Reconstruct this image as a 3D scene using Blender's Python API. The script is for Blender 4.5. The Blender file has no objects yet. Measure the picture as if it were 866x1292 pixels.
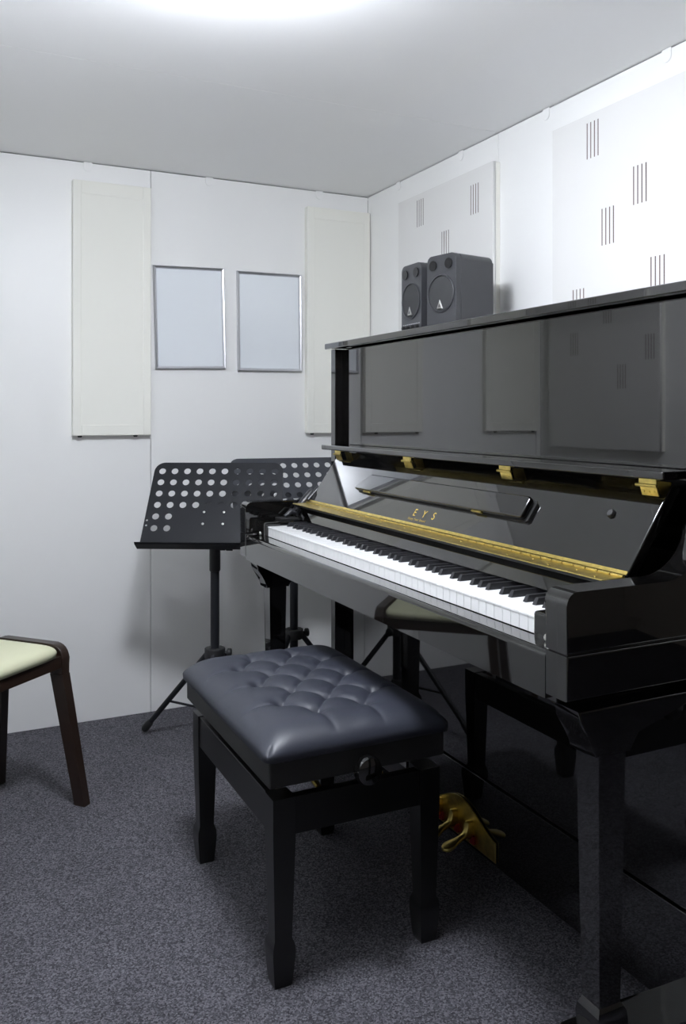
import bpy, bmesh, math, random
from mathutils import Vector, Matrix
random.seed(7)
R = math.radians
sc = bpy.context.scene
col = sc.collection

# ---------------------------------------------------------------- materials
def nmat(name):
    m = bpy.data.materials.new(name); m.use_nodes = True
    nt = m.node_tree
    return m, nt, nt.nodes['Principled BSDF']

def mat(name, base, rough=.5, metal=0., ior=1.5, coat=0., coat_rough=.03, bump=None, mottle=None):
    """bump = (scale, strength, distance); mottle = (scale, amount) varies the base colour a little"""
    m, nt, b = nmat(name)
    b.inputs['Base Color'].default_value = (*base, 1)
    b.inputs['Roughness'].default_value = rough
    b.inputs['Metallic'].default_value = metal
    b.inputs['IOR'].default_value = ior
    b.inputs['Coat Weight'].default_value = coat
    b.inputs['Coat Roughness'].default_value = coat_rough
    tc = nt.nodes.new('ShaderNodeTexCoord')
    if bump:
        n = nt.nodes.new('ShaderNodeTexNoise'); n.inputs['Scale'].default_value = bump[0]
        n.inputs['Detail'].default_value = 2
        bp = nt.nodes.new('ShaderNodeBump'); bp.inputs['Strength'].default_value = bump[1]
        bp.inputs['Distance'].default_value = bump[2]
        nt.links.new(tc.outputs['Object'], n.inputs['Vector'])
        nt.links.new(n.outputs['Fac'], bp.inputs['Height'])
        nt.links.new(bp.outputs['Normal'], b.inputs['Normal'])
    if mottle:
        n2 = nt.nodes.new('ShaderNodeTexNoise'); n2.inputs['Scale'].default_value = mottle[0]
        cr = nt.nodes.new('ShaderNodeValToRGB')
        a = mottle[1]
        cr.color_ramp.elements[0].position = .3; cr.color_ramp.elements[1].position = .7
        cr.color_ramp.elements[0].color = (*[c*(1-a) for c in base], 1)
        cr.color_ramp.elements[1].color = (*[min(1, c*(1+a)) for c in base], 1)
        nt.links.new(tc.outputs['Object'], n2.inputs['Vector'])
        nt.links.new(n2.outputs['Fac'], cr.inputs['Fac'])
        nt.links.new(cr.outputs['Color'], b.inputs['Base Color'])
    return m

M = {}
M['wall'] = mat('wall_board', (.87, .87, .86), .40, bump=(260, .12, .0006))
M['ceil'] = mat('ceiling_board', (.90, .90, .90), .5)
M['hall'] = mat('added_hall_paint', (.42, .37, .32), .7)  # unseen added hall, warm tone gives fill from the front
M['gap'] = mat('dark_gap', (.03, .03, .03), .9)
M['panel'] = mat('cream_acoustic_cloth', (.87, .865, .80), .8, bump=(900, .1, .0004))
M['rpanel'] = mat('white_acoustic_board', (.76, .755, .74), .6)
M['slit'] = mat('slit_brown', (.13, .095, .085), .8)
M['foot'] = mat('black_rubber', (.012, .012, .013), .6)
M['alu'] = mat('brushed_aluminium', (.62, .62, .65), .35, metal=1.)
M['sheet'] = mat('white_sheet', (.82, .86, .90), .24, ior=1.75, coat=1., coat_rough=.2)
M['gloss'] = mat('black_piano_lacquer', (.0045, .0043, .0042), .035, ior=1.55, coat=1., coat_rough=.015)
M['under'] = mat('black_underside', (.008, .008, .008), .5)
M['brass'] = mat('brass', (.72, .56, .17), .28, metal=1., mottle=(60, .15))
M['gold'] = mat('gold_print', (.80, .58, .14), .3, metal=.6)
M['ivory'] = mat('white_key_plastic', (.86, .86, .86), .22)
M['ebony'] = mat('black_key_plastic', (.022, .022, .025), .38)
M['damper'] = mat('grey_black_plastic', (.022, .022, .026), .35)
M['felt'] = mat('red_felt', (.25, .01, .015), .95)
M['leather'] = mat('black_leather', (.030, .033, .046), .45, ior=1.5, bump=(420, .06, .0004))
M['leather_side'] = mat('black_leather_skirt', (.018, .018, .018), .5, bump=(420, .1, .0005))
M['satin'] = mat('black_satin_wood', (.008, .008, .008), .28)
M['metal'] = mat('steel', (.55, .54, .52), .3, metal=1.)
M['stand'] = mat('black_powder_coat', (.015, .016, .019), .42, ior=1.28, bump=(900, .08, .0003))
M['stand2'] = mat('powder_coat_painted_sheen', (.040, .043, .052), .36, bump=(900, .08, .0003))  # rear desk: black coat, lamp sheen lightened into its base colour
M['horn'] = mat('black_shiny_plastic', (.012, .012, .014), .2)
M['plast'] = mat('dark_grey_plastic', (.045, .046, .051), .36, bump=(700, .06, .0003))
M['cone'] = mat('grey_speaker_mesh', (.035, .036, .038), .6, bump=(1500, .5, .0006))
M['wood'] = mat('dark_brown_wood', (.022, .012, .008), .33)
M['cushion'] = mat('cream_vinyl', (.64, .645, .45), .5)
M['white'] = mat('white_plastic', (.75, .75, .75), .4)

# carpet
m, nt, b = nmat('blue_grey_carpet')
tc = nt.nodes.new('ShaderNodeTexCoord')
n = nt.nodes.new('ShaderNodeTexVoronoi'); n.inputs['Scale'].default_value = 330
sep = nt.nodes.new('ShaderNodeSeparateColor')
n2 = nt.nodes.new('ShaderNodeTexNoise'); n2.inputs['Scale'].default_value = 5; n2.inputs['Detail'].default_value = 3
cr = nt.nodes.new('ShaderNodeValToRGB')
e = cr.color_ramp.elements
e[0].position = .0; e[0].color = (.036, .035, .041, 1)
e[1].position = 1.; e[1].color = (.175, .171, .192, 1)
x = e.new(.5); x.color = (.086, .084, .096, 1)
mx = nt.nodes.new('ShaderNodeMix'); mx.data_type = 'RGBA'; mx.blend_type = 'MULTIPLY'; mx.inputs['Factor'].default_value = .35
cr2 = nt.nodes.new('ShaderNodeValToRGB'); cr2.color_ramp.elements[0].position = .35; cr2.color_ramp.elements[0].color = (.65, .65, .65, 1); cr2.color_ramp.elements[1].position = .65
nt.links.new(tc.outputs['Object'], n.inputs['Vector']); nt.links.new(tc.outputs['Object'], n2.inputs['Vector'])
nt.links.new(n.outputs['Color'], sep.inputs['Color']); nt.links.new(sep.outputs['Red'], cr.inputs['Fac']); nt.links.new(n2.outputs['Fac'], cr2.inputs['Fac'])
nt.links.new(cr.outputs['Color'], mx.inputs['A']); nt.links.new(cr2.outputs['Color'], mx.inputs['B'])
nt.links.new(mx.outputs['Result'], b.inputs['Base Color'])
b.inputs['Roughness'].default_value = .95; b.inputs['Specular IOR Level'].default_value = .1
M['carpet'] = m
# lamp
m, nt, b = nmat('lamp_diffuser')
b.inputs['Base Color'].default_value = (.9, .9, .9, 1)
b.inputs['Emission Color'].default_value = (.925, .97, 1.055, 1)
b.inputs['Emission Strength'].default_value = 80
M['lamp'] = m

# ---------------------------------------------------------------- mesh helpers
def link(name, bm, m, parent=None, smooth=False, weighted=False, loc=None, rot=None):
    me = bpy.data.meshes.new(name)
    bmesh.ops.recalc_face_normals(bm, faces=bm.faces[:])
    bm.to_mesh(me); bm.free()
    ms = m if isinstance(m, (list, tuple)) else [m]
    for k in ms: me.materials.append(k)
    if smooth or weighted:
        for p in me.polygons: p.use_smooth = True
        me.set_sharp_from_angle(angle=R(52 if weighted else 40))
    o = bpy.data.objects.new(name, me); col.objects.link(o)
    if weighted:
        w = o.modifiers.new('wn', 'WEIGHTED_NORMAL'); w.weight = 100; w.keep_sharp = True
    if loc: o.location = loc
    if rot: o.rotation_euler = rot
    if parent:
        o.parent = parent
    return o

def empty(name, loc, label, cat, group=None, rz=0.):
    o = bpy.data.objects.new(name, None); col.objects.link(o)
    o.empty_display_size = .05
    o.location = loc; o.rotation_euler = (0, 0, rz)
    tag(o, label, cat, group)
    return o

def tag(o, label, cat, group=None):
    o['label'] = label; o['category'] = cat
    if group: o['group'] = group

def struct(o):
    o['kind'] = 'structure'; return o

def box(bm, x0, x1, y0, y1, z0, z1, bev=0., seg=2, mi=0):
    vs = [bm.verts.new((x, y, z)) for x in (x0, x1) for y in (y0, y1) for z in (z0, z1)]
    idx = [(0, 1, 3, 2), (4, 6, 7, 5), (0, 4, 5, 1), (2, 3, 7, 6), (0, 2, 6, 4), (1, 5, 7, 3)]
    fs = [bm.faces.new([vs[i] for i in f]) for f in idx]
    for f in fs: f.material_index = mi
    if bev:
        es = set(e for f in fs for e in f.edges)
        r = bmesh.ops.bevel(bm, geom=list(es), offset=bev, segments=seg, affect='EDGES', profile=.5, clamp_overlap=True)
        for f in r['faces']: f.material_index = mi
    return vs

def B(*a, **k):
    bm = bmesh.new(); box(bm, *a, **k); return bm

def prism(bm, pts, axis, a0, a1, bev=0., seg=2, mi=0):
    """polygon in the plane normal to axis, extruded from a0 to a1. pts order: x:(y,z) y:(x,z) z:(x,y)"""
    def P(p, a):
        return {'x': (a, p[0], p[1]), 'y': (p[0], a, p[1]), 'z': (p[0], p[1], a)}[axis]
    v0 = [bm.verts.new(P(p, a0)) for p in pts]; v1 = [bm.verts.new(P(p, a1)) for p in pts]
    n = len(pts)
    f0 = bm.faces.new(v0); f1 = bm.faces.new(v1[::-1])
    fs = [f0, f1] + [bm.faces.new((v0[i], v1[i], v1[(i+1) % n], v0[(i+1) % n])) for i in range(n)]
    for f in fs: f.material_index = mi
    if bev:
        es = list(f0.edges) + list(f1.edges)
        bmesh.ops.bevel(bm, geom=es, offset=bev, segments=seg, affect='EDGES', profile=.5, clamp_overlap=True)
    return bm

def PR(*a, **k):
    return prism(bmesh.new(), *a, **k)

def frame_of(d):
    d = d.normalized()
    up = Vector((0, 0, 1)) if abs(d.z) < .95 else Vector((1, 0, 0))
    a = d.cross(up).normalized(); return a, a.cross(d).normalized()

def tube(bm, pts, r, n=14, caps=True, mi=0):
    pts = [Vector(p) for p in pts]
    rs = r if isinstance(r, (list, tuple)) else [r]*len(pts)
    rings = []
    for i, p in enumerate(pts):
        d = (pts[min(i+1, len(pts)-1)] - pts[max(i-1, 0)])
        a, b_ = frame_of(d)
        rings.append([bm.verts.new(p + rs[i]*(a*math.cos(t) + b_*math.sin(t))) for t in [2*math.pi*k/n for k in range(n)]])
    for q, s in zip(rings, rings[1:]):
        for k in range(n):
            f = bm.faces.new((q[k], q[(k+1) % n], s[(k+1) % n], s[k])); f.material_index = mi
    if caps:
        f = bm.faces.new(rings[0][::-1]); f.material_index = mi
        f = bm.faces.new(rings[-1]); f.material_index = mi
    return bm

def T(*a, **k): return tube(bmesh.new(), *a, **k)

def lathe(bm, prof, n=32, origin=(0, 0, 0), axis=(0, 0, 1), mi=0):
    """prof: (radius, height) along axis"""
    o = Vector(origin); d = Vector(axis).normalized(); a, b_ = frame_of(d)
    rings = []
    for r, h in prof:
        if r < 1e-6: rings.append([bm.verts.new(o + d*h)])
        else: rings.append([bm.verts.new(o + d*h + r*(a*math.cos(t) + b_*math.sin(t))) for t in [2*math.pi*k/n for k in range(n)]])
    for q, s in zip(rings, rings[1:]):
        for k in range(n):
            k2 = (k+1) % n
            if len(q) == 1 and len(s) == 1: continue
            if len(q) == 1: f = bm.faces.new((q[0], s[k2], s[k]))
            elif len(s) == 1: f = bm.faces.new((q[k], q[k2], s[0]))
            else: f = bm.faces.new((q[k], q[k2], s[k2], s[k]))
            f.material_index = mi
    for ring, fl in ((rings[0], 1), (rings[-1], 0)):
        if len(ring) > 1:
            f = bm.faces.new(ring[::-1] if fl else ring); f.material_index = mi
    return bm

def loft(bm, secs, mi=0):
    """secs: list of (z, x0, x1, y0, y1) rectangles"""
    rings = [[bm.verts.new(p) for p in ((x0, y0, z), (x1, y0, z), (x1, y1, z), (x0, y1, z))] for z, x0, x1, y0, y1 in secs]
    for q, s in zip(rings, rings[1:]):
        for k in range(4):
            bm.faces.new((q[k], q[(k+1) % 4], s[(k+1) % 4], s[k]))
    bm.faces.new(rings[0][::-1]); bm.faces.new(rings[-1])
    return bm

def bevel_all(bm, off, seg=2, ang=25):
    es = [e for e in bm.edges if len(e.link_faces) == 2 and e.calc_face_angle(0) > R(ang)]
    bmesh.ops.bevel(bm, geom=es, offset=off, segments=seg, affect='EDGES', profile=.5, clamp_overlap=True)
    return bm

def rrect(w, h, r, n=6):
    pts = []
    for cx, cy, a0 in ((w/2-r, h/2-r, 0), (-w/2+r, h/2-r, 90), (-w/2+r, -h/2+r, 180), (w/2-r, -h/2+r, 270)):
        for k in range(n+1):
            t = R(a0 + 90*k/n); pts.append((cx + r*math.cos(t), cy + r*math.sin(t)))
    return pts

def plate(outline, holes, thick, bev=0.):
    """flat plate with real holes, in local XY, from a filled 2D curve"""
    cu = bpy.data.curves.new('tmp', 'CURVE'); cu.dimensions = '2D'; cu.fill_mode = 'BOTH'; cu.extrude = thick/2
    for pts in [outline] + holes:
        s = cu.splines.new('POLY'); s.points.add(len(pts)-1); s.use_cyclic_u = True
        for p, q in zip(s.points, pts): p.co = (q[0], q[1], 0, 1)
    o = bpy.data.objects.new('tmp', cu); col.objects.link(o)
    dg = bpy.context.evaluated_depsgraph_get()
    me = bpy.data.meshes.new_from_object(o.evaluated_get(dg))
    bm = bmesh.new(); bm.from_mesh(me)
    bpy.data.objects.remove(o); bpy.data.curves.remove(cu); bpy.data.meshes.remove(me)
    bmesh.ops.remove_doubles(bm, verts=bm.verts[:], dist=1e-5)
    return bm

def circ(cx, cy, r, n=24):
    return [(cx + r*math.cos(2*math.pi*k/n), cy + r*math.sin(2*math.pi*k/n)) for k in range(n)]

def text_bm(txt, size, extrude, spacing=1.):
    cu = bpy.data.curves.new('tmp', 'FONT'); cu.body = txt; cu.size = size; cu.extrude = extrude
    cu.align_x = 'CENTER'; cu.space_character = spacing
    o = bpy.data.objects.new('tmp', cu); col.objects.link(o)
    dg = bpy.context.evaluated_depsgraph_get()
    me = bpy.data.meshes.new_from_object(o.evaluated_get(dg))
    bm = bmesh.new(); bm.from_mesh(me)
    bpy.data.objects.remove(o); bpy.data.curves.remove(cu); bpy.data.meshes.remove(me)
    return bm

def xform(bm, mtx):
    bmesh.ops.transform(bm, matrix=mtx, verts=bm.verts[:]); return bm

# ---------------------------------------------------------------- room shell
XL, XR, YB, YF, ZC = -.20, 1.634, 3.142, .62, 2.0
struct(link('floor', B(-1.6, 3.26, -1.40, YB+.06, -.06, 0), M['carpet']))

def board_wall(name, axis, plane, out, lo, hi, seams):
    """boards with thin dark seams on a dark backing; out = +1/-1 direction away from the room"""
    bm = bmesh.new()
    def bx(a0, a1, d0, d1, z0, z1, mi, bev=0.):
        p0, p1 = sorted((plane + out*d0, plane + out*d1))
        if axis == 'y': box(bm, a0, a1, p0, p1, z0, z1, bev, 1, mi)
        else: box(bm, p0, p1, a0, a1, z0, z1, bev, 1, mi)
    bx(lo, hi, .010, .05, 0, ZC, 1)
    cuts = [lo] + seams + [hi]
    for a, b_ in zip(cuts, cuts[1:]):
        g0 = .001 if a == lo else .0011; g1 = .001 if b_ == hi else .0011
        bx(a+g0, b_-g1, 0, .0099, 0.0, ZC-.0035, 0, .0006)
    return struct(link(name, bm, [M['wall'], M['gap']]))

board_wall('wall_back', 'y', YB, 1, XL, XR, [-.174, .730])
board_wall('wall_right', 'x', XR, 1, YF, YB, [1.334, 2.238])
board_wall('wall_left', 'x', XL, -1, YF, YB, [1.334, 2.238])
# open front: doorway and unseen hall, added so the piano end reflects dark
bm = bmesh.new()
box(bm, XL-.05, XL+.06, YF-.05, YF, 0, ZC); box(bm, XR-.03, XR+.05, YF-.05, YF, 0, ZC); box(bm, XL+.06, XR-.03, YF-.05, YF, 1.96, ZC)
struct(link('wall_front', bm, M['wall']))
bm = bmesh.new()
box(bm, -1.60, -1.55, -1.35, YF-.05, 0, 2.4); box(bm, -1.55, XL-.05, YF-.05, YF, 0, 2.4)
struct(link('wall_added_hall_left', bm, M['hall']))
bm = bmesh.new()
box(bm, 3.21, 3.26, -1.35, YF-.05, 0, 2.4); box(bm, XR+.05, 3.21, YF-.05, YF, 0, 2.4)
struct(link('wall_added_hall_right', bm, M['hall']))
struct(link('wall_added_hall_front', B(-1.6, 3.26, -1.40, -1.35, 0, 2.4), M['hall']))
bm = bmesh.new()
box(bm, -1.6, 3.26, -1.40, YF, 2.4, 2.45); box(bm, XL-.05, XR+.05, YF-.05, YF, ZC, 2.4)
struct(link('ceiling_added_hall', bm, M['hall']))
bm = bmesh.new()
box(bm, XL-.05, XR+.05, YF, YB+.05, ZC+.0101, ZC+.06, 0, 1, 1)
cs = [YF, 1.334, 2.238, YB+.05]
for a, b_ in zip(cs, cs[1:]):
    box(bm, XL-.05, XR+.05, a+.0009, b_-.0009, ZC, ZC+.010, .0006, 1, 0)
struct(link('ceiling', bm, [M['ceil'], M['ceil']]))

# joint covers at the wall top: small rounded white tabs
k = 0
def tab_bm():
    w, h, r = .030, .034, .014
    pts = [(-w/2, 0), (w/2, 0)] + [(w/2-r+r*math.cos(R(a)), -h+r+r*math.sin(R(a))) for a in (0, -30, -60, -90)] + [(-w/2+r+r*math.cos(R(a)), -h+r+r*math.sin(R(a))) for a in (-90, -120, -150, -180)]
    bm = PR(pts, 'y', -.0025, -.0002, bev=.0006, seg=1)
    return bm
for X in (.505, .953, 1.412):
    k += 1; o = struct(link('trim_%d' % k, tab_bm(), M['wall'])); o.location = (X, YB, ZC-.0005)
for Y in (2.885, 2.451, 2.001, 1.544):
    k += 1; o = struct(link('trim_%d' % k, tab_bm(), M['wall'])); o.location = (XR, Y, ZC-.0005); o.rotation_euler = (0, 0, R(-90))

# ---------------------------------------------------------------- ceiling light (just above the picture)
LX, LY = .49, 1.44
L = empty('ceiling_light', (LX, LY, ZC), 'round white domed light on the grey ceiling', 'lamp')
link('lamp_base', lathe(bmesh.new(), [(.06, 0), (.06, -.020), (.09, -.0225), (0, -.0245)], 32), M['white'], L, smooth=True)
link('lamp_diffuser', lathe(bmesh.new(), [(.0, -.0250), (.108, -.0250), (.118, -.032), (.122, -.055), (.120, -.074), (.106, -.092), (.07, -.100), (0, -.102)], 40), M['lamp'], L, smooth=True)

# ---------------------------------------------------------------- acoustic panels
def cloth_panel(X0, X1, label):
    """narrow cream panel on the back wall"""
    w, z0, z1, t = X1-X0, 1.022, 1.926, .03
    p = empty('acoustic_panel', ((X0+X1)/2, YB, z0), label, 'wall panel', 'narrow cream panels on the back wall')
    b_ = .030
    bm = bmesh.new(); h = z1-z0
    # frame of four bevelled bars
    box(bm, -w/2, -w/2+b_, -t, -.001, 0, h, .003); box(bm, w/2-b_, w/2, -t, -.001, 0, h, .003)
    box(bm, -w/2+b_-.002, w/2-b_+.002, -t, -.001, h-b_*1.6, h, .003); box(bm, -w/2+b_-.002, w/2-b_+.002, -t, -.001, 0, b_*1.3, .003)
    link('panel_frame', bm, M['panel'], p)
    link('panel_cloth', B(-w/2+b_-.001, w/2-b_+.001, -t+.0015, -.004, b_*1.3-.001, h-b_*1.6+.001), M['panel'], p)
    for x in (-w/2+.025, w/2-.055):
        link('bumper', lathe(bmesh.new(), [(0, -.006), (.006, -.006), (.008, -.002), (.008, .001)], 14, (x, -t+.010, 0)), M['foot'], p, smooth=True)
    return p
cloth_panel(.449, .725, 'narrow cream acoustic panel left of the two framed white sheets')
cloth_panel(1.347, 1.629, 'narrow cream acoustic panel in the back right corner, behind the piano end')
cloth_panel(-.164, .125, 'narrow cream acoustic panel near the left corner, outside the picture and mirrored in the piano')

def slit_panel(plane, sgn, Y0, Y1, z0, z1, groups, label):
    """wide white panel with groups of four brown slits; sgn=+1 right wall, -1 left wall"""
    t = .030
    p = empty('slotted_panel', (plane, (Y0+Y1)/2, z0), label, 'wall panel', 'wide slotted acoustic panels')
    yc = (Y0+Y1)/2
    holes = []
    for gy, gz in groups:
        for k in range(4):
            c = gy - .021 + .014*k
            holes.append([(c-.0023, gz-.049), (c+.0023, gz-.049), (c+.0023, gz+.049), (c-.0023, gz+.049)])
    W, Hh = Y1-Y0, z1-z0
    hl = [[(a-yc, b_-z0) for a, b_ in h] for h in holes]
    out = [(-W/2, 0), (W/2, 0), (W/2, Hh), (-W/2, Hh)]
    bm = plate(out, hl, .012)
    # local XY plate -> Y,Z plane
    mt = Matrix(((0, 0, 1, -sgn*(t-.006)), (1, 0, 0, 0), (0, 1, 0, 0), (0, 0, 0, 1)))
    xform(bm, mt)
    link('face_board', bm, M['rpanel'], p)
    a, b_ = sorted((-sgn*(t-.0125), -sgn*.001))
    link('core', B(a, b_, -W/2+.001, W/2-.001, .001, Hh-.001), [M['panel']], p)
    for gi in range(len(groups)):                        # brown cut slits, four to a group
        bm = bmesh.new()
        for h in hl[gi*4:gi*4+4]:
            a, b_ = sorted((-sgn*(t-.0118), -sgn*(t-.0007)))
            box(bm, a, b_, h[0][0]+.0001, h[1][0]-.0001, h[0][1]+.0001, h[2][1]-.0001)
        link('slit_group', bm, M['slit'], p)
    return p
gA = [(2.673, 1.832), (2.328, 1.804), (2.505, 1.685), (2.66, 1.54), (2.36, 1.50), (2.56, 1.36), (2.40, 1.25)]
gB = [(1.774, 1.839), (1.604, 1.678), (1.717, 1.595), (1.546, 1.439), (1.83, 1.394), (1.66, 1.27), (1.42, 1.80), (1.41, 1.31)]
slit_panel(XR, 1, 2.227, 2.832, 1.0, 1.902, gA, 'white slotted panel on the right wall, directly behind the two speakers')
slit_panel(XR, 1, 1.334, 1.938, 1.0, 1.910, gB, 'white slotted panel on the right wall above the piano, cut by the photo edge')
gL = [(2.62, 1.75), (2.80, 1.58), (2.53, 1.72), (2.93, 1.66), (2.68, 1.52), (2.88, 1.40), (2.45, 1.36), (2.60, 1.25)]
slit_panel(XL, -1, 2.40, 3.04, .955, 1.86, gL, 'white slotted panel on the left wall, seen mirrored in the piano front')

# ---------------------------------------------------------------- framed sheets
def poster(X0, X1, z0, z1, tilt, label):
    w, h = X1-X0, z1-z0
    p = empty('picture_frame', ((X0+X1)/2, YB-.0005, (z0+z1)/2), label, 'frame', 'aluminium frames on the back wall')
    p.rotation_euler = (0, R(-tilt), 0)
    fw, t = .0115, .014
    for nm, a in (('left', 0), ('right', 1), ('bottom', 2), ('top', 3)):
        # mitred bar, profile rounded on the front
        L_ = h if a < 2 else w
        prof = [(0, 0), (0, t*.8), (fw*.25, t), (fw*.75, t*.85), (fw, t*.45), (fw, 0)]
        bm = bmesh.new()
        r0 = [bm.verts.new((-w/2+d if a == 0 else (w/2-d if a == 1 else -w/2+d), -y, (-h/2+d) if a < 2 else (-h/2+d if a == 2 else h/2-d))) for d, y in prof]
        r1 = [bm.verts.new((-w/2+d if a == 0 else (w/2-d), -y, (h/2-d) if a < 2 else (-h/2+d if a == 2 else h/2-d))) for d, y in prof]
        n = len(prof)
        for i in range(n): bm.faces.new((r0[i], r0[(i+1) % n], r1[(i+1) % n], r1[i]))
        bm.faces.new(r0[::-1]); bm.faces.new(r1)
        link('frame_bar', bm, M['alu'], p)
    link('white_sheet', B(-w/2+fw*.8, w/2-fw*.8, -.0062, -.001, -h/2+fw*.8, h/2-fw*.8), M['sheet'], p)
    return p
poster(.741, 1.013, 1.268, 1.652, 1.4, 'silver framed white sheet beside the left cream panel, slightly crooked')
poster(1.062, 1.331, 1.266, 1.652, .5, 'silver framed white sheet next to the right cream panel, above the music stands')

# ---------------------------------------------------------------- piano
YL, YR = 2.448, .981           # outer ends of the arms
P = empty('upright_piano', (1.35, 1.7145, 0), 'glossy black upright piano with open fallboard against the right wall', 'piano')
PO = Vector(P.location)
def pp(name, bm, m, weighted=True, parent=None, smooth=False):
    """piano part given in world coordinates"""
    par = parent or P
    base = PO if par is P else Vector(par['_o'])
    c = Vector((0, 0, 0))
    for v in bm.verts: c += v.co
    c /= max(1, len(bm.verts))
    xform(bm, Matrix.Translation(-c))
    o = link(name, bm, m, par, smooth=smooth, weighted=weighted)
    o.location = c - base
    o['_o'] = list(c)
    return o
G = M['gloss']
XS, XB = 1.141, 1.535
ZL0, ZL1 = 1.3035, 1.3215
# case sides
for y0, y1 in ((YR, YR+.030), (YL-.030, YL)):
    pp('side_panel', B(XS, XB, y0, y1, .10, ZL0-.001, bev=.002), G)
# lid
pp('lid', B(1.125, XB+.004, .966, 2.463, ZL0, ZL1, bev=.003, seg=3), G)
# front panels
pp('upper_panel', B(1.166, 1.186, YR+.031, YL-.031, .86, ZL0-.003, bev=.0015), G)
pp('lower_panel', B(1.174, 1.194, YR+.031, YL-.031, .2425, .66, bev=.001), G)
pp('bottom_rail', B(1.168, 1.20, YR+.031, YL-.031, .060, .240, bev=.0012), G)
pp('back_board', B(1.50, 1.53, YR+.031, YL-.031, .06, ZL0-.002), M['under'], weighted=False)
pp('bottom_board', B(1.20, 1.50, YR+.031, YL-.031, .10, .13), M['under'], weighted=False)
# keybed
pp('keybed', B(.862, 1.173, YR+.051, YL-.051, .655, .70, bev=.003), G)
# key slip with a rounded top moulding
prof = [(.8395, .668), (.8395, .7305)] + [(.8395+.010-.010*math.cos(R(a)), .7305+.010*math.sin(R(a))) for a in (15, 30, 45, 60, 75, 90)] + [(.8785, .7425), (.8785, .668)]
pp('key_slip', PR(prof, 'y', YR+.0505, YL-.0505), G)
# arms
def arm(y0, y1):
    r = .020; pts = [(.8387, .746)]
    for a in range(0, 91, 9):
        pts.append((.8387 + r - r*math.cos(R(a)), .837 - r + r*math.sin(R(a))))
    cxx, czz, rr = 1.035, .935, .098
    for a in range(-90, -9, 8):
        pts.append((cxx + rr*math.cos(R(a)), czz + rr*math.sin(R(a))))
    pts += [(XS-.0005, .935), (XS-.0005, .746)]
    bm = PR(pts, 'y', y0, y1, bev=.0035, seg=3)
    a = pp('arm', bm, G)
    low = PR([(.8387, .6765), (.8387, .743), (XS-.0005, .743), (XS-.0005, .6765)], 'y', y0, y1, bev=.003, seg=3)
    pp('keybed_end', low, G)
    pp('moulding_groove', B(.843, XS-.002, y0+.004, y1-.004, .7425, .7465), M['under'], weighted=False)
arm(YR, YR+.050); arm(YL-.050, YL)
# key blocks
for y0, y1 in ((YR+.051, 1.1025), (2.3275, YL-.051)):
    kb = pp('key_block', B(.872, 1.035, y0, y1, .702, .784, bev=.006, seg=3), G)
    pp('block_screw', lathe(bmesh.new(), [(0, .0035), (.004, .003), (.006, 0)], 16, (.8718, (y0+y1)/2, .748), (-1, 0, 0)), M['metal'], parent=kb, smooth=True, weighted=False)
# keys ------------------------------------------------------------
P_W = 1.222/52
KX0, KX1, KZ = .882, 1.032, .772
names = 'ABCDEFG'
cutL = {'D': .0045, 'E': .0085, 'G': .0035, 'A': .0055, 'B': .0085, 'C': 0, 'F': 0}     # notch on the bass side
cutR = {'C': .0085, 'D': .0045, 'F': .0085, 'G': .0055, 'A': .0035, 'E': 0, 'B': 0}     # notch on the treble side
wcache = {}
def white_mesh(nm):
    if nm in wcache: return wcache[nm]
    l, r = cutL[nm[0]], cutR[nm[0]]
    if nm == 'A0': l = 0
    if nm == 'C8': r = 0
    w = P_W - .0009
    # local: x along key (0 front), y from 0 (treble side) to w (bass side)
    xb = .0495
    pts = [(0, 0), (0, w), (xb, w)]
    if l: pts += [(xb, w-l)]
    pts += [(KX1-KX0, w-l), (KX1-KX0, r)]
    if r: pts += [(xb, r)]
    pts += [(xb, 0)]
    pts = [p for i, p in enumerate(pts) if p != pts[i-1]]
    bm = PR(pts, 'z', -.0045, 0, bev=.0008, seg=2)
    # key front plate, set a little behind the overhanging top
    box(bm, .0010, .06, .0002, w-.0002, -.0285, -.0046)
    me_o = link('white_key', bm, M['ivory'], P)
    wcache[nm] = me_o
    return me_o
used = set()
for i in range(52):
    nm = names[i % 7]
    key = 'A0' if i == 0 else ('C8' if i == 51 else nm)
    src = white_mesh(key)
    if key in used:
        o = src.copy(); col.objects.link(o); o.parent = P
    else:
        o = src; used.add(key)
    o.location = Vector((KX0, 2.326 - (i+1)*P_W + .00045, KZ)) - PO
bsrc = None
offs = {'A': -.0022, 'C': .0022, 'D': -.0022, 'F': .003, 'G': 0}
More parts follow.
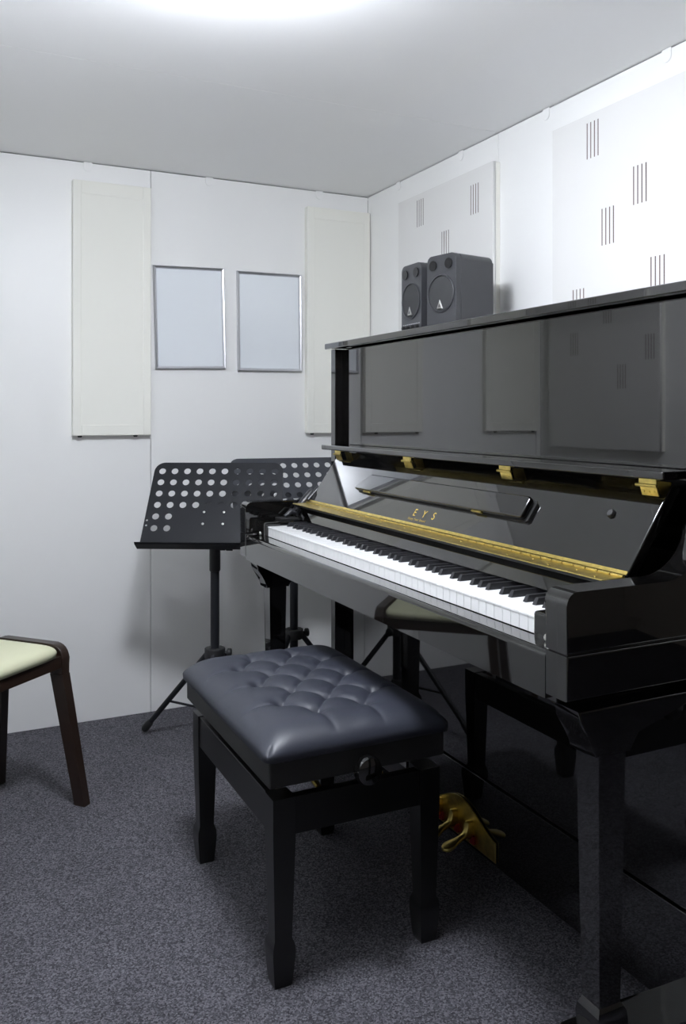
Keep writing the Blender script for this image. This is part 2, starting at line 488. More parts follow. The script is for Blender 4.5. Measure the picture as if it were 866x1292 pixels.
for i in range(51):
    nm = names[i % 7]
    if nm not in offs: continue
    if bsrc is None:
        bm = bmesh.new(); w0, w1, h = .0052, .0040, .0115
        rings = []
        L0 = KX1-KX0-.051
        sects = [(0, w0, -.013), (0, w0, .001), (.0035, w1, .0095), (.007, w1, .0112), (L0, w1, .0115)]
        bot = [bm.verts.new((0, -w0, -.013)), bm.verts.new((0, w0, -.013)), bm.verts.new((L0, w0, -.013)), bm.verts.new((L0, -w0, -.013))]
        mid = [bm.verts.new((0, -w0, .0005)), bm.verts.new((0, w0, .0005)), bm.verts.new((L0, w0, .0005)), bm.verts.new((L0, -w0, .0005))]
        top = [bm.verts.new((.006, -w1, h)), bm.verts.new((.006, w1, h)), bm.verts.new((L0, w1, h)), bm.verts.new((L0, -w1, h))]
        for q, s in ((bot, mid), (mid, top)):
            for k in range(4): bm.faces.new((q[k], q[(k+1) % 4], s[(k+1) % 4], s[k]))
        bm.faces.new(bot[::-1]); bm.faces.new(top)
        bevel_all(bm, .0012, 2, 30)
        o = bsrc = link('black_key', bm, M['ebony'], P, weighted=True)
    else:
        o = bsrc.copy(); col.objects.link(o); o.parent = P
    yb = 2.326 - (i+1)*P_W
    # centre the sharp in the notch its neighbours leave
    r_ = cutR[nm]; l_ = cutL[names[(i+1) % 7]]
    o.location = Vector((KX0+.0505, yb + (r_-l_)/2, KZ)) - PO
pp('key_felt', B(KX1+.0005, KX1+.003, 1.104, 2.326, .73, .768), M['felt'], weighted=False)
# name board, between the keys and the long hinge
FY0, FY1 = 1.059, 2.370
pp('name_board', PR([(.986, .7862), (1.0085, .822), (1.036, .822), (1.036, .7862)], 'y', FY0-.006, FY1+.006, bev=.002), G)
pp('hinge_shelf', B(.984, 1.060, FY0-.006, FY1+.006, .8225, .829, bev=.001), M['under'], weighted=False)
# long brass hinge
bm = bmesh.new()
box(bm, .977, 1.0225, FY0, FY1, .8292, .8312, .0006, 1)
lh = pp('long_hinge', bm, M['brass'], weighted=False)
nk = 44
for_k = bmesh.new()
seg = (FY1-FY0)/nk
for k in range(nk):
    tube(for_k, [(1.0245, FY0+k*seg+.0012, .8318), (1.0245, FY0+(k+1)*seg-.0012, .8318)], .0032, 10)
pp('hinge_knuckles', for_k, M['brass'], parent=lh, weighted=False, smooth=True)
for k in range(22):
    sm = bmesh.new()
    y = FY0 + .03 + k*(FY1-FY0-.06)/21
    lathe(sm, [(.0030, 0), (.0026, .0008), (0, .001)], 12, (.997 + (.008 if k % 2 else -.006), y, .8312))
    pp('hinge_screw', sm, M['brass'], parent=lh, weighted=False, smooth=True)

# fallboard (open, leaning back)
A0, A1 = Vector((1.030, 0, .833)), Vector((1.136, 0, .983))
ud = (A1-A0).normalized(); nd = Vector((-ud.z, 0, ud.x))    # up the board / out of the board
th = .020
pts = [A0, A1, A1-nd*th, A0-nd*th]
pts = [(p.x, p.z) for p in pts]
fb = pp('fallboard', PR(pts, 'y', FY0, FY1, bev=.003, seg=3), G)
def on_board(s, y, n):
    """point on the fallboard: s up the board from the hinge, y along it, n out of it"""
    return A0 + ud*s + nd*n + Vector((0, y, 0))
# board frame: local x = towards the treble side (-Y), y = up the board, z = out
def board_mtx(s, y, n):
    o = on_board(s, y, n)
    return Matrix(((0, ud.x, nd.x, o.x), (-1, 0, 0, o.y), (0, ud.z, nd.z, o.z), (0, 0, 0, 1)))
# hinge leaf on the board
pp('hinge_leaf', xform(B(-(FY1-FY0)/2, (FY1-FY0)/2, .001, .0075, .0002, .0022), board_mtx(0, (FY0+FY1)/2, 0)), M['brass'], parent=lh, weighted=False)
# folding music rest: flat bar with slanted tapered ends
mw = .745
mr_pts = [(-mw/2, -.018), (-mw/2+.012, -.0245), (mw/2-.006, -.0245), (mw/2, -.020), (mw/2, .018), (mw/2-.008, .0245), (-mw/2+.06, .0245)]
bm = PR(mr_pts, 'z', .0022, .017, bev=.0035, seg=3)
mr = pp('music_rest', xform(bm, board_mtx(.0885, 1.743, 0)), G, parent=fb)
bm = PR([(a*1.004+.004, b_*1.06) for a, b_ in mr_pts], 'z', .0001, .0022)
pp('rest_backing', xform(bm, board_mtx(.0875, 1.741, 0)), M['under'], parent=fb, weighted=False)
for y in (2.045, 1.530):
    pp('rest_stop', xform(B(-.018, .018, -.0275, -.0247, .004, .011, bev=.0006, seg=1), board_mtx(.0885, y, 0)), M['brass'], parent=mr, weighted=False)
# rubber button
pp('bumper_button', xform(lathe(bmesh.new(), [(.0085, .0002), (.0085, .003), (.006, .006), (0, .0068)], 20), board_mtx(.108, 1.159, 0)), M['foot'], parent=fb, smooth=True, weighted=False)
# lettering
for ch, dx in (('E', -.042), ('Y', 0.), ('S', .042)):
    pp('gold_letter', xform(text_bm(ch, .027, .00015), board_mtx(.0265, 1.730-dx, .0004)), M['gold'], parent=fb, weighted=False)
pp('small_lettering', xform(text_bm('Enjoy Your Sound', .0085, .0001, 1.25), board_mtx(.0155, 1.750, .0003)), M['gold'], parent=fb, weighted=False)

# folded lip of the fallboard with its four hinges
LY0, LY1 = 1.034, 2.400
lip = pp('fallboard_lip', B(1.085, 1.150, LY0, LY1, .990, 1.0045, bev=.003, seg=3), G)
for y in (2.329, 1.912, 1.495, 1.090):
    hm = bmesh.new()
    box(hm, 1.108, 1.135, y-.020, y+.020, .9868, .9895, .0005, 1)
    box(hm, 1.1075, 1.1095, y-.020, y+.020, .9785, .9885, .0004, 1)
    tube(hm, [(1.1085, y-.021, .9770), (1.1085, y+.027, .9770)], .0030, 12)
    h_ = pp('lip_hinge', hm, M['brass'], weighted=False, parent=lip)
    # lower leaf, from the knuckle down to the face of the board
    p0, p1 = Vector((1.1085, 0, .9755)), Vector((1.1145, 0, .9590))
    q = Vector((.0012, 0, .0005))
    lf = PR([(p0.x, p0.z), (p1.x, p1.z), (p1.x+.0022, p1.z+.0008), (p0.x+.0022, p0.z+.0008)], 'y', y-.019, y+.019, bev=.0004, seg=1)
    dn = (p1-p0).normalized(); out = Vector((dn.z, 0, -dn.x))
    for dy in (-.012, 0, .012):
        c = p0.lerp(p1, .55) + Vector((0, y+dy, 0))
        lathe(lf, [(.0026, -.0004), (.0020, .0008), (0, .0010)], 10, c, out)
    pp('hinge_leaf', lf, M['brass'], weighted=False, parent=lip)
# soft-close damper at the bass end
dm = bmesh.new()
da = Vector((.985, 2.383, .795)); db = Vector((1.052, 2.383, .868))
tube(dm, [da, da.lerp(db, .12), da.lerp(db, .9), db], [.008, .0125, .0125, .008], 16)
tube(dm, [Vector((1.0, 2.360, .800)), Vector((1.0, 2.392, .800))], .013, 16)
tube(dm, [Vector((.955, 2.375, .792)), Vector((.975, 2.375, .806)), Vector((1.0, 2.376, .803))], [.006, .0095, .008], 12)
pp('soft_close_damper', dm, M['damper'], weighted=False, smooth=True)
d2 = bmesh.new()
tube(d2, [Vector((1.030, 2.3735, .838)), Vector((1.067, 2.3735, .874))], [.009, .009], 14)
pp('damper_pad', d2, M['damper'], weighted=False, smooth=True)
pp('damper_bracket', B(.930, 1.03, 2.340, 2.394, .7845, .790, bev=.001), M['foot'], weighted=False)

# legs, brackets and toes
for s in (-1, 1):
    yo = YR+.012 if s < 0 else YL-.012          # outer face of the leg
    yi = yo - s*.050
    y0, y1 = sorted((yo, yi))
    x0, x1 = .910, .964
    secs = [(.192, x0+.007, x1-.005, y0+.006, y1-.006), (.58, x0, x1, y0, y1)]
    foot = [(.146, x0+.001, x1+.004, y0, y1), (.168, x0-.001, x1+.004, y0-.001, y1+.001), (.180, x0+.001, x1+.003, y0+.001, y1-.001), (.192, x0+.007, x1-.005, y0+.006, y1-.006)]
    leg = pp('leg', bevel_all(loft(bmesh.new(), secs), .003), G)
    pp('leg_foot', bevel_all(loft(bmesh.new(), foot), .0015, 1, 40), G, parent=leg)
    pts = [(.868, .655), (.872, .635), (.895, .605), (.900, .5805), (.972, .5805), (.985, .61), (1.10, .64), (1.16, .655)]
    pp('leg_bracket', PR(pts, 'y', y0-.004, y1+.004, bev=.003), G)
    pts = [(.870, .02), (.862, .05), (.864, .115), (.874, .136), (.892, .1455), (.98, .1455), (1.00, .139), (1.165, .139), (1.165, .02)]
    yc = (y0+y1)/2
    toe = pp('toe', PR(pts, 'y', yc-.040, yc+.040, bev=.004, seg=3), G)
    for x in (.915, 1.12):
        pp('caster', lathe(bmesh.new(), [(0, -.014), (.016, -.014), (.019, -.011), (.019, .011), (.016, .014), (0, .014)], 20, (x, yc, .0191), (0, 1, 0)), M['brass'], parent=toe, smooth=True, weighted=False)
for y in (YR+.06, YL-.06):
    pp('rear_caster', lathe(bmesh.new(), [(0, -.016), (.04, -.016), (.045, -.012), (.045, .012), (.04, .016), (0, .016)], 24, (1.45, y, .0451), (0, 1, 0)), M['foot'], smooth=True, weighted=False)
    pp('caster_fork', B(1.43, 1.47, y-.022, y+.022, .088, .1005), M['under'], weighted=False)

# pedals
pc = 1.747
pts = []
for k in range(0, 21):
    u = -1 + 2*k/20
    z = .116 + .050*(.5+.5*math.cos(math.pi*u))**.8
    pts.append((pc - u*.143, z))
pts = [(pc-.143, .070)] + [(y, z) for y, z in reversed(pts)] + [(pc+.143, .070)]
pl = pp('pedal_plate', PR(pts, 'x', 1.1625, 1.1658, bev=.0008, seg=1), M['brass'], weighted=False)
for y in (1.697, 1.764, 1.834):
    # neck out of the plate, thin stem, broad rounded toe piece
    bm = bmesh.new()
    cs_ = [  # x, z, half width, half thickness
        (1.170, .110, .0085, .020), (1.148, .110, .0090, .0215), (1.1435, .109, .0088, .021), (1.1405, .102, .0085, .010), (1.134, .097, .0080, .0062),
        (1.122, .093, .0082, .0058), (1.110, .089, .0105, .0056), (1.100, .086, .0145, .0055), (1.090, .083, .0168, .0055), (1.081, .0805, .0160, .0053), (1.074, .079, .0115, .0045), (1.070, .078, .004, .003)]
    rings = []
    for x, z, w, t in [(1.17-(1.17-a_)*.90, b_, c_, d_) for a_, b_, c_, d_ in cs_]:
        rings.append([bm.verts.new((x, y + w*math.copysign(abs(math.cos(q))**.6, math.cos(q)), z + t*math.copysign(abs(math.sin(q))**.6, math.sin(q)))) for q in [2*math.pi*k/16 for k in range(16)]])
    for q, s in zip(rings, rings[1:]):
        for k in range(16): bm.faces.new((q[k], q[(k+1) % 16], s[(k+1) % 16], s[k]))
    bm.faces.new(rings[0][::-1]); bm.faces.new(rings[-1])
    pd = pp('pedal', bm, M['brass'], weighted=False, smooth=True)
    pp('pedal_felt', B(1.1565, 1.1622, y-.0135, y+.002, .078, .097), M['felt'], weighted=False, parent=pd)

# ---------------------------------------------------------------- piano bench
bx0, bx1, by0, by1 = .585, .957, 1.515, 2.066
bc = Vector(((bx0+bx1)/2, (by0+by1)/2, 0))
Bn = empty('piano_bench', bc, 'black piano bench with tufted leather cushion and height knob in front of the piano', 'bench')
def bp_(name, bm, m, **k):
    par = k.pop('parent', None)
    xform(bm, Matrix.Translation(-bc))
    o = link(name, bm, m, par or Bn, **k)
    return o
lw = .047
for sx in (0, 1):
    for sy in (0, 1):
        X0 = bx0 if not sx else bx1-lw; Y0 = by0 if not sy else by1-lw
        cx_, cy_ = X0+lw/2, Y0+lw/2
        def sq(z, w, ox=0, oy=0): return (z, cx_-w/2, cx_+w/2, cy_-w/2, cy_+w/2)
        secs = [sq(0, .034), sq(.012, .038), sq(.062, .0465), sq(.078, .0455), sq(.092, .0355), sq(.290, .0465), sq(.364, .047)]
        bp_('leg', bevel_all(loft(bmesh.new(), secs), .0018, 2, 8), M['satin'], weighted=True)
az0, az1 = .290, .3625
for y0, y1 in ((by0+.003, by0+.025), (by1-.025, by1-.003)):
    bp_('apron', B(bx0+lw+.0005, bx1-lw-.0005, y0, y1, az0, az1, bev=.0015), M['satin'], weighted=True)
for x0, x1 in ((bx0+.003, bx0+.025), (bx1-.025, bx1-.003)):
    bp_('apron', B(x0, x1, by0+lw+.0005, by1-lw-.0005, az0, az1, bev=.0015), M['satin'], weighted=True)
# seat skirt (leather covered box)
qx0, qx1, qy0, qy1 = .573, .961, 1.504, 2.080
bp_('seat_skirt', B(qx0, qx1, qy0, qy1, .391, .4425, bev=.004, seg=3), M['leather_side'], weighted=True)
# lifting mechanism
bp_('lift_rod', T([(.771, 1.492, .376), (.771, 2.05, .376)], .005, 10) if False else T([(.771, 1.486, .398), (.771, 1.53, .394), (.771, 2.03, .380)], .005, 10), M['metal'], smooth=True)
for x in (.70, .842):
    for ya, yb in ((1.56, 1.80), (2.02, 1.78)):
        bm = T([(x, ya, .352), (x, yb, .388)], .006, 8)
        bp_('lift_arm', bm, M['brass'], smooth=True)
for x in (bx0+.035, bx1-.047):
    for y in (by0+.060, by1-.085):
        bp_('corner_bracket', B(x, x+.012, y, y+.028, .345, .392, bev=.001), M['metal'])
# knob on the near end
kb = lathe(bmesh.new(), [(.006, -.004), (.010, .0), (.010, .012), (.023, .014), (.0285, .019), (.0285, .030), (.026, .036), (.018, .039), (0, .040)], 32, (.769, 1.5035, .404), (0, -1, 0))
bp_('height_knob', kb, M['gloss'], smooth=True)

# tufted cushion: a dense height field
tufts = []
for i, tx in enumerate((.662, .715, .769, .823, .876)):
    ys = (-.130, 0, .130) if i % 2 == 0 else (-.195, -.065, .065, .195)
    for d in ys: tufts.append((tx, 1.795+d))
segs = []
for i, a in enumerate(tufts):
    for b_ in tufts[i+1:]:
        if abs(abs(a[0]-b_[0])-.0535) < .01 and abs(abs(a[1]-b_[1])-.065) < .01: segs.append((a, b_))
cx0, cx1, cy0, cy1 = .561, .973, 1.492, 2.092
edge = []
for tx, ty in tufts:                                   # pleats running from the border tufts to the edges
    if ty < 1.62: edge.append(((tx, ty), (tx, cy0)))
    if ty > 1.97: edge.append(((tx, ty), (tx, cy1)))
    if tx < .67: edge.append(((tx, ty), (cx0, ty)))
    if tx > .87: edge.append(((tx, ty), (cx1, ty)))
def segd(p, a, b_):
    ax, ay = a; bx_, by_ = b_; dx, dy = bx_-ax, by_-ay
    t = ((p[0]-ax)*dx + (p[1]-ay)*dy)/(dx*dx+dy*dy); t = max(0, min(1, t))
    return math.hypot(p[0]-ax-t*dx, p[1]-ay-t*dy), t
NX, NY = 190, 260
def cush(x, y):
    # distance to the border, with rounded corners
    u = min(x-cx0, cx1-x); v = min(y-cy0, cy1-y)
    E = .080
    g = lambda t: (1-max(0., 1-t/E)**2.4)**.6
    dome = g(max(u, 0))*g(max(v, 0))
    z = .010 + .040*dome + .009*(1-((x-.767)/.206)**2)*(1-((y-1.795)/.3)**2)
    d = min(math.hypot(x-a, y-b_) for a, b_ in tufts)
    dep = .026*math.exp(-(d/.0155)**1.15)
    near = 0
    for s in segs:
        if min(abs(x-s[0][0]), abs(x-s[1][0])) > .08: continue
        q, t = segd((x, y), *s)
        near = max(near, math.exp(-(q/.0100)**1.0)*(.62+.38*(2*t-1)**2))
    dep = (dep**3 + (.0165*near)**3)**(1/3)
    for s in edge:
        q, t = segd((x, y), *s)
        dep = (dep**3 + (.0120*(1-t)**1.1*math.exp(-(q/.0075)**1.1))**3)**(1/3)
    return .4455 + max(0.0005, z - dep*min(1, dome*1.05))
bm = bmesh.new(); grid = []
for i in range(NX+1):
    # finer towards the border
    row = []
    for j in range(NY+1):
        uu, vv = 2*i/NX-1, 2*j/NY-1
        uu = .6*(1.5*uu-.5*uu**3)+.4*uu; vv = .6*(1.5*vv-.5*vv**3)+.4*vv
        x = (cx0+cx1)/2 + (cx1-cx0)/2*uu; y = (cy0+cy1)/2 + (cy1-cy0)/2*vv
        z = cush(x, y)
        # round the plan corners
        rc = .022
        px, py = x, y
        ex = cx0+rc if x < cx0+rc else (cx1-rc if x > cx1-rc else None); ey = cy0+rc if y < cy0+rc else (cy1-rc if y > cy1-rc else None)
        if ex is not None and ey is not None:
            vx, vy = x-ex, y-ey; l = max(abs(vx), abs(vy)); h = math.hypot(vx, vy)
            if h > 1e-9: px, py = ex+vx*l/h, ey+vy*l/h
        row.append(bm.verts.new((px, py, z)))
    grid.append(row)
for i in range(NX):
    for j in range(NY): bm.faces.new((grid[i][j], grid[i+1][j], grid[i+1][j+1], grid[i][j+1]))
# rolled lower edge back under the pad
loop = [grid[i][0] for i in range(NX)] + [grid[NX][j] for j in range(NY)] + [grid[i][NY] for i in range(NX, 0, -1)] + [grid[0][j] for j in range(NY, 0, -1)]
def ring(off, z):
    out = []
    for v in loop:
        c = Vector((.767, 1.792, 0)); x, y = v.co.x, v.co.y
        out.append(bm.verts.new((c.x + (x-c.x)*(1-off/.206), c.y + (y-c.y)*(1-off/.3), z)))
    return out
r1 = ring(.001, .4440); r2 = ring(.012, .4427)
n = len(loop)
for q, s in ((loop, r1), (r1, r2)):
    for k in range(n): bm.faces.new((q[k], s[k], s[(k+1) % n], q[(k+1) % n]))
bm.faces.new(r2)
cu = bp_('cushion', bm, M['leather'])
for p in cu.data.polygons: p.use_smooth = True

# ---------------------------------------------------------------- music stands
def music_stand(px, py, heading, zb, zt, label, Ld=.312, W=.455, taper=.011, leg_az=136, leg_r=.27, dm=None):
    """heading: direction (deg from +Y towards +X) the desk leans back to"""
    S = empty('music_stand', (px, py, 0), label, 'music stand', 'black perforated music stands', rz=R(-heading))
    # local frame: x right, y back
    rise = zt-zb; run = math.sqrt(Ld*Ld-rise*rise)
    el = math.atan2(rise, run)
    zc = (zb+zt)/2
    holes = []
    for r in range(4):
        for c_ in range(10): holes.append(circ(-.189+.042*c_, Ld/2-.033-.0418*r, .0112))
    for r in (4, 5):
        for c_ in (0, 1, 8, 9): holes.append(circ(-.189+.042*c_, Ld/2-.033-.0418*r, .0112))
    for x in (-W/2+.012, W/2-.012):
        for yy in (-Ld/2+.098, -Ld/2+.080): holes.append(circ(x, yy, .0035, 10))
    out = []
    rr = .035
    w2, h2 = W/2, Ld/2
    wt = w2-taper
    for cxx, cyy, a0, n_ in ((wt-rr, h2-rr, 0, 8), (-wt+rr, h2-rr, 90, 8)):
        for k in range(n_+1):
            t = R(a0+90*k/n_); out.append((cxx+rr*math.cos(t), cyy+rr*math.sin(t)))
    out += [(-w2, -h2), (w2, -h2)]
    mt = Matrix.Translation((0, 0, zc)) @ Matrix.Rotation(el, 4, 'X')
    desk = link('desk', xform(plate(out, holes, .0016), mt), dm or M['stand'], S)
    # ledge: strip bent towards the reader, with a turned up lip
    prof = [(-h2, .0008), (-h2-.004, .004), (-h2-.004, .040), (-h2-.001, .048), (-h2+.0006, .0474), (-h2-.0022, .039), (-h2-.0022, .0045), (-h2+.001, .0008)]
    prof = [(a, b_) for a, b_ in prof]
    led = PR(prof, 'x', -w2-.004, w2+.004)
    link('ledge', xform(led, mt), M['stand'], S)
    bm = bmesh.new()
    for x in (-.0325, .0325):
        for yy in (-.070, -.028): lathe(bm, [(.0045, .0008), (.0035, .0022), (0, .0028)], 12, (x, yy-.0, 0))
    link('rivets', xform(bm, mt), M['metal'], S, smooth=True)
    # bracket and tilt clamp behind the desk
    bm = bmesh.new(); box(bm, -.045, .045, -.075, .01, -.006, -.001, .001); box(bm, -.018, .018, -.07, .0, -.04, -.006, .003)
    link('desk_bracket', xform(bm, mt), M['stand'], S)
    ptop = zc-.03
    link('upper_tube', T([(0, .0, .60), (0, .0, ptop)], .0115, 20), M['stand'], S, smooth=True)
    link('lower_tube', T([(0, 0, .10), (0, 0, .64)], .0145, 20), M['stand'], S, smooth=True)
    sl = link('height_clamp', lathe(bmesh.new(), [(.0145, .585), (.0178, .59), (.0178, .668), (.0195, .672), (.0195, .69), (.012, .692)], 24), M['foot'], S, smooth=True)
    bm = bmesh.new(); tube(bm, [(.018, 0, .662), (.034, 0, .662)], .008, 12); tube(bm, [(.034, 0, .662), (.038, 0, .662), (.058, 0, .662)], [.004, .009, .009], 12)
    link('clamp_knob', bm, M['foot'], sl, smooth=True)
    # tripod
    zk = .325
    bm = bmesh.new()
    prism(bm, [(.034*math.cos(R(a)), .034*math.sin(R(a))) for a in range(0, 360, 30)], 'z', zk-.022, zk+.012, bev=.003)
    cl = link('tripod_collar', bm, M['foot'], S, weighted=True)
    a0 = leg_az + heading
    ka = R(-5)
    bm = bmesh.new(); tube(bm, [(.030, 0, zk-.004), (.040, 0, zk-.004)], .005, 10)
    lathe(bm, [(.012, 0), (.0145, .002), (.0145, .012), (.012, .014), (0, .0145)], 16, (.040, 0, zk-.004), (1, 0, 0))
    link('collar_knob', bm, M['foot'], cl, smooth=True)
    sp = lathe(bmesh.new(), [(.016, .118), (.019, .12), (.019, .142), (.016, .144)], 20)
    link('spreader_hub', sp, M['foot'], S, smooth=True)
    for k in range(3):
        a = R(a0+120*k); d = Vector((math.cos(a), math.sin(a), 0))
        p0 = d*.028 + Vector((0, 0, zk-.008)); p1 = d*leg_r + Vector((0, 0, .016))
        lg = link('tripod_leg', T([p0, p1], .0092, 14), M['stand'], S, smooth=True)
        e_ = (p1-p0).normalized()
        link('rubber_foot', T([p1-e_*.045, p1-e_*.035, p1-e_*.006, p1+e_*.004], [.0096, .0125, .0135, .009], 14), M['foot'], lg, smooth=True)
        pm = p0.lerp(p1, .62)
        link('brace', T([d*.016+Vector((0, 0, .131)), pm], .0042, 8), M['stand'], S, smooth=True)
    return S
music_stand(.834, 2.686, 28., .673, .935, 'front black music stand with perforated desk, left of the piano keyboard end', leg_az=124.6, leg_r=.305)
music_stand(1.160, 2.800, 8., .690, .938, 'rear black music stand, half hidden behind the piano and the front stand', leg_az=-30, dm=M['stand2'])

# ---------------------------------------------------------------- monitor speakers
def speaker(x, y, rz, label, controls):
    w, h, dp = .124, .242, .150
    S = empty('monitor_speaker', (x, y, ZL1), label, 'speaker', 'grey speakers on the piano lid', rz=R(rz))
    # local: front faces -X; x from 0 (front) to dp
    out = rrect(w, h, .020, 6); out = [(a, b_+h/2) for a, b_ in out]
    bm = PR(out, 'x', .020, dp, bev=.006, seg=3)
    link('cabinet', bm, M['plast'], S, weighted=True)
    # front baffle with port holes cut for real
    holes = [circ(-.0335, .2125, .0140, 28), circ(.0335, .2125, .0140, 28)]
    bf = plate(out, holes, .020)
    xform(bf, Matrix(((0, 0, -1, .0098), (1, 0, 0, 0), (0, 1, 0, 0), (0, 0, 0, 1))))
    es = [e for e in bf.edges if len(e.link_faces) == 2 and e.calc_face_angle(0) > R(60)]
    bmesh.ops.bevel(bf, geom=es, offset=.0050, segments=3, affect='EDGES', profile=.5, clamp_overlap=True)
    link('baffle', bf, M['plast'], S, weighted=True)
    # horns in the holes
    for yy in (-.0335, .0335):
        t = lathe(bmesh.new(), [(.0150, .0005), (.0135, .009), (.0100, .014), (.0085, .011), (.005, .0085), (0, .0075)], 28, (-.0050, yy, .2125), (1, 0, 0))
        link('tweeter', t, M['horn'], S, smooth=True)
    # woofer: recessed ring and mesh grille
    wz = .128
    link('woofer_ring', lathe(bmesh.new(), [(.0560, .0005), (.0560, .0034), (.0545, .0046), (.0525, .0046), (.0510, .0015), (.0510, .0004)], 48, (0, 0, wz), (-1, 0, 0)), M['plast'], S, smooth=True)
    link('woofer_grille', lathe(bmesh.new(), [(.0505, .0002), (.050, .0024), (.04, .0040), (.02, .0054), (0, .0058)], 48, (0, 0, wz), (-1, 0, 0)), M['cone'], S, smooth=True)
    bm = bmesh.new()
    prism(bm, [(.0125, wz-.0445), (-.0125, wz-.0445), (0, wz-.018)], 'x', -.0078, -.0030, bev=.0008, seg=1)
    e_ = link('emblem', bm, M['metal'], S)
    prism_b = PR([(.0045, wz-.0398), (-.0045, wz-.0398), (0, wz-.029)], 'x', -.0084, -.0078)
    link('emblem_centre', prism_b, M['plast'], e_)
    if controls:
        for k in range(4):
            yy = .042 - .028*k
            c = lathe(bmesh.new(), [(.0062, 0), (.0058, .009), (.004, .010), (0, .010)], 16, (0, yy, .046), (-1, 0, 0))
            link('control_knob', c, M['foot'], S, smooth=True)
        bm = bmesh.new()
        for k in range(9):
            yy = .048 - .012*k
            box(bm, -.0003, .0001, yy-.0035, yy+.0035, .0555, .0570)
        link('control_print', bm, M['white'], S)
    return S
speaker(1.338, 2.110, 10, 'grey two-way speaker on the piano lid, nearer the camera', False)
speaker(1.342, 2.289, -1, 'grey two-way speaker on the piano lid with control knobs, nearer the corner', True)

# ---------------------------------------------------------------- chair at the left
A = Vector((.353, 2.507, 0)); e1 = Vector((-.742, -.670, 0)); e2 = Vector((-.670, .742, 0))
sw, sd = .405, .262
ang = math.atan2(e1.y, e1.x)
cc = A + e1*sw/2 + e2*sd/2
Ch = empty('side_chair', (cc.x, cc.y, 0), 'dark brown wooden chair with cream vinyl seat by the left wall', 'chair', rz=ang)
# local x along e1 (A at x=-sw/2), local y along -e2?  e2 = e1 rotated -90 deg
fl = 1 if e1.x*e2.y-e1.y*e2.x > 0 else -1
def lc(s, t): return (-sw/2+s, fl*(-sd/2+t))
# two bent frames (inverted U, rounded shoulders), rails between them, pad on top
zt_, zb_ = .452, .388
ft = .030
for x0 in (-sw/2, sw/2-ft):
    r = .040
    pts = [(-sd/2, zb_-.02)] + [(-sd/2+r-r*math.cos(R(a)), zt_-r+r*math.sin(R(a))) for a in range(0, 91, 15)] + [(sd/2-r+r*math.sin(R(a)), zt_-r+r*math.cos(R(a))) for a in range(0, 91, 15)] + [(sd/2, zb_-.02), (sd/2-.044, zb_-.02), (sd/2-.056, zb_), (-sd/2+.056, zb_), (-sd/2+.044, zb_-.02)]
    link('bent_frame', PR(pts, 'x', x0, x0+ft, bev=.003), M['wood'], Ch, weighted=True)
for y0 in (-sd/2+.004, sd/2-.028):
    link('seat_rail', B(-sw/2+ft+.0005, sw/2-ft-.0005, y0, y0+.024, zb_, .4225, bev=.002), M['wood'], Ch, weighted=True)
for sx in (-1, 1):
    for sy in (-1, 1):
        bm = bmesh.new()
        xt = sx*(sw/2-ft/2); yt = sy*(sd/2-.022)
        xf = xt + sx*.040; yf = yt + sy*.046
        if sx < 0 and sy*fl < 0: xf, yf = xt + sx*.020, yt + sy*.062
        w1, w2, d1, d2 = ft/2, .0125, .022, .0175
        rr_ = [[bm.verts.new((cx2+a*w, cy2+b_*d, z)) for a, b_ in ((-1, -1), (1, -1), (1, 1), (-1, 1))] for cx2, cy2, w, d, z in ((xf, yf, w2, d2, 0), (xt, yt, w1, d1, zb_-.0195))]
        for k in range(4): bm.faces.new((rr_[0][k], rr_[0][(k+1) % 4], rr_[1][(k+1) % 4], rr_[1][k]))
        bm.faces.new(rr_[0][::-1]); bm.faces.new(rr_[1])
        link('leg', bevel_all(bm, .002), M['wood'], Ch, weighted=True)
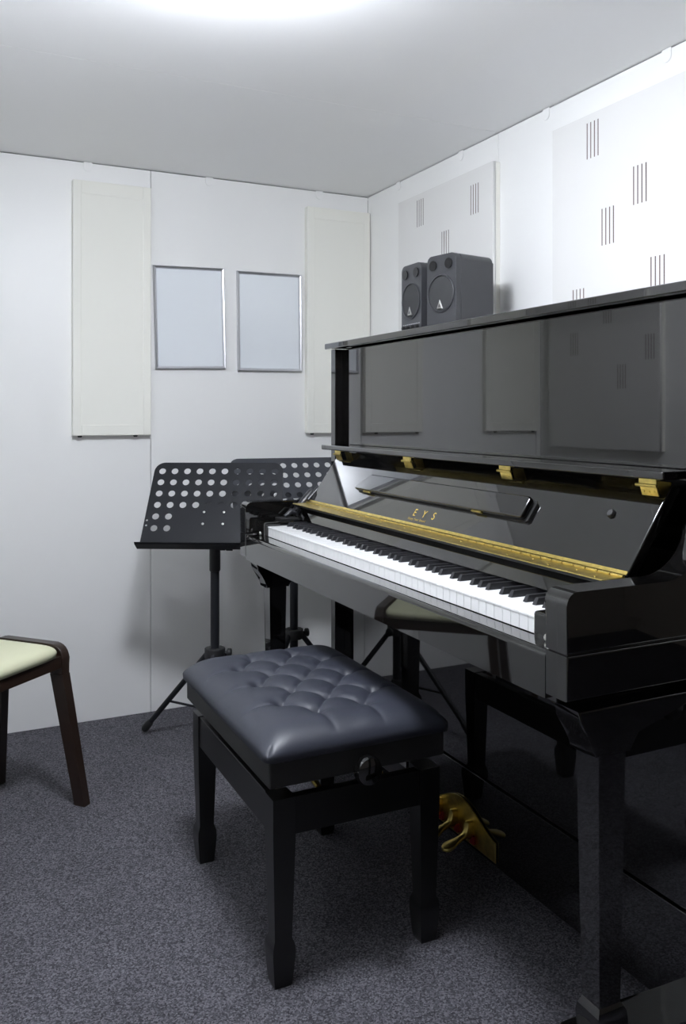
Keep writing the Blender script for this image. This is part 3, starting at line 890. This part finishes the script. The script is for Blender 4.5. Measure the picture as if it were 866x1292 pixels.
# upholstered seat pad, over the rails and between the bent frames
W_, D_ = sw-2*ft-.002, sd+.010
bm = bmesh.new(); N = 48; g = []
for i in range(N+1):
    row = []
    for j in range(N+1):
        u, v = 2*i/N-1, 2*j/N-1
        u = 1.5*u-.5*u**3; v = 1.5*v-.5*v**3
        x_ = u*math.sqrt(1-.16*v**8); y_ = v*math.sqrt(1-.16*u**8)
        q = (1-abs(u)**7)**.5*(1-abs(v)**7)**.5
        row.append(bm.verts.new((x_*W_/2, y_*D_/2, .436+.024*q)))
    g.append(row)
for i in range(N):
    for j in range(N): bm.faces.new((g[i][j], g[i+1][j], g[i+1][j+1], g[i][j+1]))
lp = [g[i][0] for i in range(N)] + [g[N][j] for j in range(N)] + [g[i][N] for i in range(N, 0, -1)] + [g[0][j] for j in range(N, 0, -1)]
lo = [bm.verts.new((v.co.x*.99, v.co.y*.985, .4232)) for v in lp]
n = len(lp)
for k in range(n): bm.faces.new((lp[k], lo[k], lo[(k+1) % n], lp[(k+1) % n]))
bm.faces.new(lo)
st = link('seat_cushion', bm, M['cushion'], Ch)
for p in st.data.polygons: p.use_smooth = True

# drop helper properties
for o in bpy.data.objects:
    if '_o' in o: del o['_o']

# ---------------------------------------------------------------- world, camera, view
w = bpy.data.worlds.new('world'); sc.world = w; w.use_nodes = True
w.node_tree.nodes['Background'].inputs['Color'].default_value = (.5, .5, .5, 1)
w.node_tree.nodes['Background'].inputs['Strength'].default_value = .3
cam = bpy.data.cameras.new('camera'); co = bpy.data.objects.new('camera', cam); col.objects.link(co)
co.location = (0, 0, 1.10); co.rotation_euler = (R(90), 0, R(-25.8))
cam.sensor_fit = 'VERTICAL'; cam.sensor_height = 36; cam.sensor_width = 36*866/1292
cam.lens = 1075.6/1292*36
cam.shift_y = -124/1292
cam.clip_start = .02
sc.camera = co
sc.view_settings.view_transform = 'Standard'; sc.view_settings.look = 'None'
sc.view_settings.exposure = 0.82; sc.view_settings.gamma = 1.; sc.view_settings.use_curve_mapping = False
sc.cycles.max_bounces = 12; sc.cycles.diffuse_bounces = 8; sc.cycles.glossy_bounces = 6
sc.cycles.use_denoising = True
